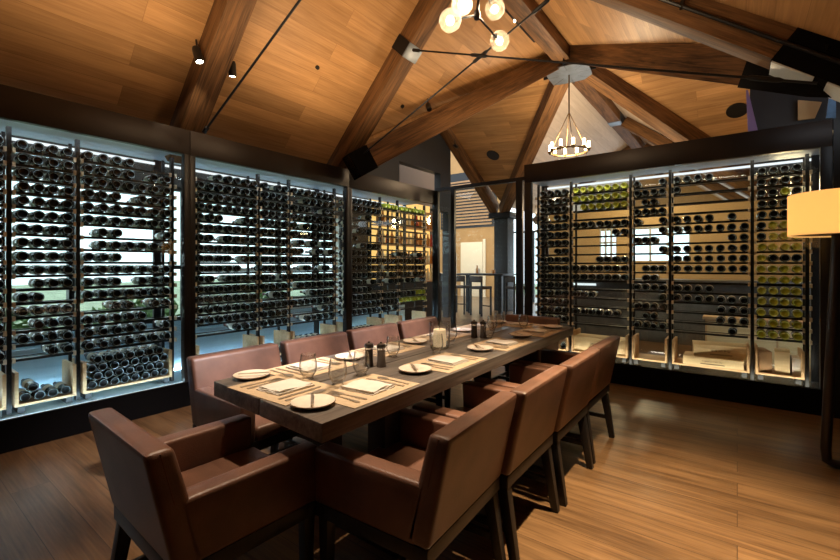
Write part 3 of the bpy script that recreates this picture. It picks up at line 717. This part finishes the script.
PLATE = finish(lathe(B(), [(0, .004), (.045, .004), (.05, 0), (.056, .003), (.080, .013), (.085, .0165), (.083, .0185), (.078, .0165), (.055, .008), (.04, .0065), (0, .0065)], 32, mis=[0, 0, 0, 0, 1, 1, 0, 0, 0, 0]), 'bread_plate', ['china', 'rim'])
WG = finish(lathe(B(), [(0, 0), (.024, 0), (.027, .002), (.020, .006), (.026, .016), (.038, .036), (.0415, .056), (.039, .085), (.034, .118), (.0328, .118), (.0378, .085), (.040, .056), (.0365, .037), (.024, .019), (0, .013)], 28), 'wine_glass', 'glassw')
MATM = finish(box(B(), -.205, .205, -.145, .145, 0, .002), 'placemat', 'mat')
def napkin_mesh(seed):
    rnd = random.Random(seed); b = B()
    for j, (dx, dz) in enumerate(((0, 0), (.004, .006), (-.003, .012))):
        g = bmesh.ops.create_grid(b, x_segments=10, y_segments=10, size=.5)['verts']
        for v in g:
            x, y = v.co.x, v.co.y
            v.co = Vector((x*(.150-.006*j)+dx+.008*y*(seed-1), y*(.185-.010*j), dz*.8+.0035+.0030*math.sin(8*x+j*2)*math.cos(6*y+seed)+rnd.uniform(0, .0006)))
    r = bmesh.ops.solidify(b, geom=b.faces[:], thickness=.005)
    return finish(b, 'napkin', 'napkin')
NAP = [napkin_mesh(k) for k in range(3)]
ROLL = None
def setting(loc, rz, seat, ni):
    """local +y points from the sitter towards the middle of the table; origin on the table edge"""
    base = Matrix.Translation(loc) @ Matrix.Rotation(rz, 4, 'Z')
    def item(name, me, x, y, z, a, label, cat, grp):
        o = bpy.data.objects.new(name, me); C.objects.link(o); o.matrix_world = base @ Matrix.Translation((x, y, z)) @ Matrix.Rotation(a, 4, 'Z'); tag(o, label, cat, grp); return o
    item('placemat', MATM, 0, .155, .0005, R(random.uniform(-1, 1)), 'tan woven placemat in front of ' + seat, 'placemat', 'placemats on the table')
    item('napkin', NAP[ni % 3], .012, .155, .003, R(random.uniform(-4, 4)), 'folded white napkin in front of ' + seat, 'napkin', 'folded napkins on the placemats')
    item('bread_plate', PLATE, -.27, .165, .0005, 0, 'small cream plate with dark rim in front of ' + seat, 'plate', 'bread plates on the table')
    item('butter_knife', BKN, -.31, .12, .0195, R(-38), 'butter knife on the small plate in front of ' + seat, 'knife', 'butter knives on the bread plates')
    item('fork', FORK, -.105, .045, .003, R(4), 'fork next to the napkin in front of ' + seat, 'fork', 'forks on the placemats')
    item('fork', FORK, -.150, .040, .003, R(-3), 'outer fork at the placemat edge in front of ' + seat, 'fork', 'forks on the placemats')
    item('knife', KNIFE, .125, .04, .003, R(2), 'table knife next to the napkin in front of ' + seat, 'knife', 'table knives on the placemats')
    item('spoon', SPOON, .163, .045, .003, R(-2), 'spoon at the placemat edge in front of ' + seat, 'spoon', 'spoons on the placemats')
    item('wine_glass', WG, .15, .325, .0005, 0, 'clear stemless wine glass set out for ' + seat, 'glass', 'wine glasses on the table')
TZ = .765
rs = ['the nearest chair by the bare floor', 'the second chair by the bare floor', 'the third chair by the bare floor', 'the farthest chair by the bare floor']
ls = ['the nearest window-side chair', 'the second window-side chair', 'the third window-side chair', 'the farthest window-side chair']
for k, (y, s) in enumerate(zip([1.315, 1.955, 2.625, 3.25], rs)): setting((-1.128, y, TZ), PI/2, s, k)
for k, (y, s) in enumerate(zip([1.42, 2.03, 2.66, 3.28], ls)): setting((-1.932, y, TZ), -PI/2, s, k+1)
setting((-1.575, .963, TZ), 0, 'the near head chair', 2)
setting((-1.52, 3.707, TZ), PI, 'the far head chair', 0)
def mill(loc, mat, label):
    e = empty('pepper_mill', loc, 0, label, 'mill', 'salt and pepper mills')
    obj('mill_body', lathe(B(), [(0, 0), (.024, 0), (.025, .004), (.022, .03), (.021, .085), (.0225, .09), (0, .09)], 20), mat, e)
    obj('collar', lathe(B(), [(0, .09), (.0215, .09), (.0215, .099), (0, .099)], 20), 'chrome', e)
    obj('mill_head', lathe(B(), [(0, .099), (.024, .099), (.026, .108), (.023, .118), (.012, .123), (.006, .124), (.006, .130), (0, .132)], 20), 'mill', e)
mill((-1.56, 1.63, TZ), 'mill', 'dark pepper mill of the nearer pair on the table'); mill((-1.50, 1.66, TZ), 'millsalt', 'smoky grey salt mill of the nearer pair on the table')
mill((-1.555, 2.74, TZ), 'mill', 'dark pepper mill of the farther pair on the table'); mill((-1.495, 2.77, TZ), 'millsalt', 'smoky grey salt mill of the farther pair on the table')
e = empty('candle_holder', (-1.53, 2.25, TZ), 0, 'clear glass hurricane candle holder in the middle of the table', 'candle holder')
obj('glass_cylinder', lathe(B(), [(0, 0), (.05, 0), (.062, .012), (.068, .05), (.066, .17), (.0635, .17), (.0655, .05), (.058, .016), (0, .012)], 32), 'glassw', e)
c = obj('candle', lathe(B(), [(0, .014), (.040, .014), (.040, .12), (.036, .124), (.02, .118), (0, .117)], 24), 'wax', e)
obj('wick', tube(B(), [(0, 0, .117), (.001, 0, .130)], .0012, 6), 'ink', c)

# ------------------------------------------------------------------ globe lamp over the table
J = Vector((-1.5, 2.684, 3.10)); J2 = Vector((-1.5, 2.74, 3.40))
e = empty('globe_chandelier', J, 0, 'branching black chandelier with clear glass globes above the table', 'chandelier')
obj('stem', tube(B(), [(0, 0, 0), J2-J, Vector((RX+.35, 2.78, 4.55))-J], .011), 'steel', e)
obj('joint', lathe(B(), [(0, -.035), (.02, -.03), (.028, 0), (.02, .03), (0, .035)], 14), 'steel', e)
obj('joint', lathe(B(), [(0, -.035), (.02, -.03), (.028, 0), (.02, .03), (0, .035)], 14), 'steel', e, J2-J)
GL = [((-1.56, 2.42, 2.96), J), ((-1.5, 3.045, 3.067), J), ((-1.56, 2.576, 3.149), J2), ((-1.485, 2.937, 3.26), J2), ((-1.2, 2.5, 3.6), J2)]
for p, j in GL:
    p = Vector(p) - J; jj = j - J; d = (p-jj).normalized()
    obj('arm', tube(B(), [jj, p - d*.06], .008), 'steel', e)
    obj('socket', tube(B(), [p-d*.085, p-d*.045], .017, 12), 'steel', e)
    g = obj('glass_globe', lathe(B(), [(0, -.075)]+[(.075*math.cos(R(a)), .075*math.sin(R(a))) for a in range(-75, 76, 15)]+[(0, .075)], 24), 'globe', e, p)
    q = obj('bulb', lathe(B(), [(0, -.028), (.02, -.022), (.028, 0), (.02, .022), (0, .028)], 14), 'bulb', g)
# candle chandelier beyond
hb = Vector((RX, HY, 4.46)); e = empty('candle_chandelier', hb, 0, 'round iron chandelier with candle-like bulbs hanging from the steel hub', 'chandelier')
zr_ = -1.27; rr0 = .30
obj('cable', tube(B(), [(0, 0, 0), (0, 0, -.62)], .012), 'iron', e)
b = B(); n = 32
for k in range(n):
    a, a2 = 2*PI*k/n, 2*PI*(k+1)/n
    bar(b, (rr0*math.cos(a), rr0*math.sin(a), zr_), (rr0*math.cos(a2), rr0*math.sin(a2), zr_), .022, .022)
obj('ring', b, 'iron', e)
for k in range(4):
    a = 2*PI*k/4+.5; obj('chain', tube(B(), [(0, 0, -.62), (rr0*math.cos(a), rr0*math.sin(a), zr_)], .007), 'iron', e)
for k in range(10):
    a = 2*PI*k/10+.2; p = (rr0*math.cos(a)*1.02, rr0*math.sin(a)*1.02, zr_)
    cup = obj('candle_cup', lathe(B(), [(0, -.025), (.014, -.025), (.032, .02), (.032, .03), (0, .03)], 12), 'iron', e, p)
    obj('candle_bulb', lathe(B(), [(0, .03), (.024, .03), (.024, .13), (.015, .14), (0, .14)], 12), 'candle', cup)

# ------------------------------------------------------------------ floor lamp
e = empty('floor_lamp', (.53, 3.74, 0), 0, 'floor lamp with yellow-lit drum shade on a dark looped stand', 'lamp')
r0 = .262
b = B(); lathe(b, [(r0, 1.49), (r0, 1.755), (r0-.004, 1.755), (r0-.004, 1.49), (r0, 1.49)], 48); obj('lamp_shade', b, 'shade', e)
obj('diffuser', lathe(B(), [(0, 1.497), (r0-.005, 1.497), (r0-.005, 1.501), (0, 1.501)], 40), 'shadein', e)
b = B(); tube(b, [(-.02, 0, 1.5), (-.075, 0, .12), (-.07, 0, .05), (-.03, 0, .032), (.10, 0, .032), (.14, 0, .05), (.15, 0, .12), (.06, 0, 1.5)], .028, 12)
obj('stand', b, 'lampleather', e)
obj('stem', tube(B(), [(0.02, 0, 1.4), (.02, 0, 1.62)], .010), 'brass', e)
obj('bracket', tube(B(), [(-.02, -.01, 1.3), (-.02, -.01, 1.485), (.08, -.01, 1.485)], .007), 'brass', e)
obj('bulb', lathe(B(), [(0, 1.58), (.03, 1.60), (.04, 1.63), (.02, 1.67), (0, 1.68)], 14), 'bulb', e)

# ------------------------------------------------------------------ bar beyond
wall_x('wall_bar', -5.9, -5.72, 5.2, 8.9, 4.9, [(8.05, 8.8, 0, 2.6), (6.9, 8.45, 2.62, 3.5)], 'walldark')
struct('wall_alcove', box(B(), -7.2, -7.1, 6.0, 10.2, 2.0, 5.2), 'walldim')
struct('wall_far', box(B(), -13, -7.6, 15.4, 15.5, 0, 8), 'wallgold')
struct('wall_far.001', box(B(), -6.2, 3.0, 17.4, 17.5, 2.62, 5), 'walltan')
struct('wall_far_side', box(B(), -13.1, -13, 12, 15.5, 0, 4.8), 'walldark')
dd = empty('door_2', (-8.85, 15.36, 0), kind='structure')
obj('door_leaf', box(B(), -.52, .52, 0, .03, 0, 2.25, .004), 'cream', dd); obj('door_frame', box(B(), .54, .66, -.01, .04, 0, 2.36), 'cream', dd); obj('door_handle', tube(B(), [(.4, -.05, .95), (.4, -.05, 1.15)], .015), 'chrome', dd)
b = B()
for k in range(15): box(b, -1.2, 1.2, 0, .04, 2.95+k*.13, 3.02+k*.13)
struct('slat_backing', box(B(), -10.4, -7.7, 15.382, 15.398, 2.85, 5.2), 'black')  # black sheet added so the gaps between the slats read dark
o = obj('slat_screen', b, 'slat', None, (-9.1, 15.33, 0), smooth=False); o['kind'] = 'structure'  # wooden slat screen, hung just clear of the far wall
M['colblack'] = pbr('column_black', (.016, .017, .018), .5)
o = empty('dark_column', (-5.35, 11.15, 0), 0, 'dark square column under the far valley beam', 'column')
obj('shaft', box(B(), -.21, .21, -.21, .21, 0, 2.62, .01), 'colblack', o); obj('capital', box(B(), -.33, .33, -.33, .33, 2.62, 2.78, .01), 'steel', o)
# far windows behind the column
w = empty('window_3', (-5.6, 14.2, 0), kind='structure')
b = B()
for k in range(5): box(b, -1.2+k*.55-.04, -1.2+k*.55+.04, -.03, .03, 0, 2.5)
box(b, -1.24, 1.04, -.03, .03, 2.44, 2.5); obj('window_frame', b, 'frameblack', w, smooth=False)
obj('pane', box(B(), -1.2, 1.0, -.004, .004, 0, 2.44), 'glass', w, smooth=False)
# high tables with stools
def high_table(loc, label):
    e = empty('high_table', loc, 0, label, 'table', 'high bar tables')
    obj('tabletop', box(B(), -.75, .75, -.4, .4, 1.02, 1.07, .005), 'darkwood', e)
    for s in (-1, 1): obj('leg', box(B(), s*.5-.05, s*.5+.05, -.05, .05, 0, 1.02), 'darkwood', e)
def stool_parts():
    P = [('seat', finish(box(B(), -.2, .2, -.2, .2, .68, .75, .015), 'seat', 'cloth'))]
    P.append(('backrest', finish(box(B(), -.2, .2, -.22, -.17, .86, 1.02, .012), 'backrest', 'cloth')))
    for sx in (-1, 1):
        P.append(('leg', finish(box(B(), sx*.18-.018, sx*.18+.018, .15, .186, 0, .68), 'leg', 'darkwood')))
        P.append(('leg', finish(box(B(), sx*.18-.018, sx*.18+.018, -.21, -.174, 0, .95), 'leg', 'darkwood')))
    P.append(('footrest', finish(box(B(), -.17, .17, .155, .18, .22, .25), 'footrest', 'darkwood')))
    return P
SP = stool_parts()
def stool(loc, rz, label):
    e = empty('bar_stool', loc, rz, label, 'stool', 'bar stools beyond the glass doors')
    for n, me in SP: put(n, me, e)
high_table((-5.54, 10.3, 0), 'high dark bar table in front of the dark column'); high_table((-7.35, 10.1, 0), 'high dark bar table seen behind the first glass door')
stool((-5.95, 9.75, 0), R(10), 'dark bar stool at the near corner of the column table')
stool((-5.3, 9.7, 0), R(-12), 'dark bar stool below the dark column, beside the column table')
stool((-4.55, 10.2, 0), R(-30), 'dark bar stool at the end of the column table')
stool((-7.2, 9.5, 0), R(0), 'dark bar stool seen through the first glass door')
for x, l in ((-5.75, 'small dark bottle standing on the column table'), (-5.25, 'small jar standing on the column table')):
    tag(obj('table_bottle', lathe(B(), [(0, 0), (.04, 0), (.04, .12), (.02, .16), (.02, .22), (0, .22)] if x < -5.5 else [(0, 0), (.05, 0), (.05, .1), (0, .1)], 12), 'amber', None, (x, 10.3, 1.07)), l, 'bottle')
# backlit bar shelf seen through the farthest cabinet
bs = empty('back_bar', (-5.70, 6.95, 0), 0, 'amber backlit bar shelving full of spirits behind the farthest wine cabinet', 'shelf unit')
obj('backlit_panel', box(B(), 0, .02, -1.0, 1.0, .95, 2.65), 'backlit', bs, smooth=False)
obj('lower_cupboard', box(B(), 0, .35, -1.0, 1.0, 0, .93), 'darkwood', bs, smooth=False)
for z in (.95, 1.33, 1.71, 2.09, 2.45): obj('shelf', box(B(), .02, .26, -1.0, 1.0, z-.02, z), 'slat', bs, smooth=False)
LQ = [finish(lathe(B(), [(0, 0), (.04, 0), (.042, .01), (.042, .17), (.02, .21), (.016, .28), (0, .28)], 12), 'liquor_bottle', m) for m in ('amber', 'clearb', 'redb', 'mill')]
for r, z in enumerate((.95, 1.33, 1.71, 2.09)):
    for k in range(14):
        o = put('liquor_bottle', LQ[random.choice((0, 0, 1, 1, 2, 3))], None, (-5.55, 6.05+k*.137, z)); tag(o, 'small spirits bottle standing on the amber backlit bar shelves', 'bottle', 'spirits bottles on the back bar')
# room seen through the see-through cabinet
def wall_y(name, y0, y1, xa, xb, zt, holes, mat):
    bm = B(); xs = sorted({xa, xb, *[h[0] for h in holes], *[h[1] for h in holes]})
    for a, b in zip(xs, xs[1:]):
        hs = [h for h in holes if h[0] <= a and h[1] >= b]; z = 0
        for h in hs:
            if h[2] > z: box(bm, a, b, y0, y1, z, h[2])
            z = h[3]
        if zt > z: box(bm, a, b, y0, y1, z, zt)
    return struct(name, bm, mat)
H2 = [(-2.62, -2.24, 1.45, 2.2), (-1.93, -.80, 1.38, 2.15)]
wall_y('wall_bar_end', 10.6, 10.7, -4.15, 2.6, 2.62, H2, 'walltan')
for i, (a, b_, z0, z1) in enumerate(H2):
    w = empty('window_%d' % (i+4), (0, 10.65, 0), kind='structure'); b = B()
    for k in range(4): x = a+(b_-a)*k/3; box(b, x-.02, x+.02, -.03, .03, z0, z1)
    for z in (z0, (z0+z1)/2, z1): box(b, a, b_, -.03, .03, z-.02, z+.02)
    obj('window_frame', b, 'framewhite', w, smooth=False); obj('pane', box(B(), a, b_, -.004, .004, z0, z1), 'glass', w, smooth=False)
struct('wall_bar_side', box(B(), 2.6, 2.7, 5.0, 10.7, 0, 4.8), 'walltan')
bc = empty('bar_counter', (-1.4, 8.3, 0), 0, 'long dark bar counter seen through the see-through cabinet', 'counter')
obj('counter_top', box(B(), -1.6, 2.6, -.35, .35, 1.0, 1.06, .006), 'stone', bc); obj('counter_front', box(B(), -1.5, 2.5, -.22, .25, 0, 1.0), 'stone', bc)
obj('light_strip', box(B(), -1.2, -.62, -.36, -.352, .93, .97), 'ledrear', bc, smooth=False)
sb = empty('side_counter', (.40, 7.2, 0), 0, 'light wooden service cupboard behind the half-empty bay', 'cupboard')
obj('cupboard_body', box(B(), -.75, .75, -.25, .25, 0, .56, .006), 'bin', sb); obj('cupboard_top', box(B(), -.78, .78, -.28, .28, .56, .60, .004), 'bin', sb)
for k in range(2): obj('door', box(B(), -.73+k*.74, -.01+k*.74, -.262, -.25, .06, .54, .003), 'crate', sb)
# panels over the cabinet at the right
struct('wall_loft', box(B(), .12, 2.6, 6.3, 6.4, 2.3, 3.4), 'walldark')
def leaning(name, pix, y, mat, label):
    n = Vector((0, 1, 0)); P = [on_plane(px, py, n, (0, y, 0)) for px, py in pix]
    b = B(); P2 = [p + Vector((0, .03, 0)) for p in P]; hexa(b, P + P2)
    tag(obj(name, b, mat, smooth=False), label, 'panel')
leaning('leaning_panel', [(746, 90), (748, 90), (758, 131), (748, 131)], 6.1, 'purple', 'slim purple panel leaning above the see-through cabinet')
leaning('leaning_panel', [(826, 118), (836, 118), (836, 96), (829, 98)], 6.1, 'blueprint', 'blue panel leaning above the cabinet near the big black shoe')
leaning('leaning_panel', [(798, 100), (822, 102), (815, 118), (798, 120)], 6.25, 'walltan', 'small tan panel on the dark wall below the big black shoe')

# ------------------------------------------------------------------ light
def lamp(kind, name, loc, energy, col, aim=None, **kw):
    l = bpy.data.lights.new(name, kind); l.energy = energy; l.color = col
    for k, v in kw.items(): setattr(l, k, v)
    o = bpy.data.objects.new(name, l); C.objects.link(o); o.location = loc
    if aim is not None: o.rotation_euler = (Vector(aim)-Vector(loc)).to_track_quat('-Z', 'Y').to_euler()
    return o
WARM = (1.0, .78, .52)
for i, y in enumerate((1.15, 1.85, 2.55, 3.3)):
    lamp('SPOT', 'table_spot_light', (-1.65+.1*i, y+.05, 4.3), 480, (1, .80, .58), (-1.53, y, .76), spot_size=R(33), spot_blend=.7, shadow_soft_size=.03)
lamp('SPOT', 'floor_spot_light', (-.2, 2.35, 3.1), 1150, (1, .77, .49), (-.22, 2.25, 0), spot_size=R(56), spot_blend=1, shadow_soft_size=.04)
for y, ty in ((2.0, 1.6), (3.2, 2.9)):
    lamp('SPOT', 'chair_fill_light', (-.2, y, 3.0), 900, (1, .92, .95), (-2.45, ty, .75), spot_size=R(27), spot_blend=.9, shadow_soft_size=.05)  # unseen cool spots added to brighten the window-side chairs
for x, y, e_ in ((-2.8, -.6, 52), (-2.9, 1.1, 54), (-2.8, 3.0, 58), (-2.2, 5.2, 54), (-.7, 2.2, 22)):
    lamp('SPOT', 'ceiling_fill_light', (x, y, 2.62), e_, (1, .70, .40), (x, y, 6), spot_size=R(165), spot_blend=.5, shadow_soft_size=.25)  # unseen uplights added in mid-room to brighten the boards overhead
lamp('POINT', 'globe_light', (-1.5, 2.75, 3.15), 30, (1, .74, .45), shadow_soft_size=.12)
lamp('POINT', 'shade_light', (.53, 3.74, 1.63), 40, (1, .72, .36), shadow_soft_size=.04)
lamp('POINT', 'candle_light', (RX, HY, 3.35), 120, (1, .76, .48), shadow_soft_size=.2)
lamp('POINT', 'bar_light', (-1.6, 9.3, 2.5), 80, (1, .74, .44), shadow_soft_size=.15)
lamp('POINT', 'bar_light', (-4.6, 13.3, 3.2), 150, (1, .84, .64), shadow_soft_size=.2)
lamp('POINT', 'bar_light', (-8.6, 13.2, 2.6), 100, (1, .72, .40), shadow_soft_size=.15)
lamp('POINT', 'bar_light', (.5, 6.7, 2.2), 30, (1, .72, .40), shadow_soft_size=.15)
lamp('SPOT', 'first_rafter_light', (-3.62, 1.74, 2.98), 20, WARM, (-4.1, 1.95, 2.3), spot_size=R(70), spot_blend=.6, shadow_soft_size=.02)

wd = bpy.data.worlds.new('daylight'); bpy.context.scene.world = wd; wd.use_nodes = True
bg = wd.node_tree.nodes['Background']; bg.inputs[0].default_value = (.80, .90, 1.0, 1); bg.inputs[1].default_value = 3.0

# ------------------------------------------------------------------ camera
cam = bpy.data.cameras.new('camera'); co = bpy.data.objects.new('camera', cam); C.objects.link(co)
co.location = (0, 0, 1.3); co.rotation_euler = (PI/2, 0, math.atan2(.6, .8))
cam.sensor_width = 36; cam.lens = 36*423/840; cam.shift_y = -15/840; cam.clip_start = .02
sc = bpy.context.scene; sc.camera = co
sc.view_settings.view_transform = 'Standard'; sc.view_settings.look = 'None'; sc.view_settings.gamma = 1; sc.view_settings.use_curve_mapping = False
sc.view_settings.exposure = 0.0
sc.cycles.transparent_max_bounces = 32; sc.cycles.max_bounces = 8; sc.cycles.diffuse_bounces = 4; sc.cycles.glossy_bounces = 4
sc.cycles.use_denoising = True; sc.cycles.sample_clamp_indirect = 4; sc.cycles.caustics_reflective = False; sc.cycles.caustics_refractive = False
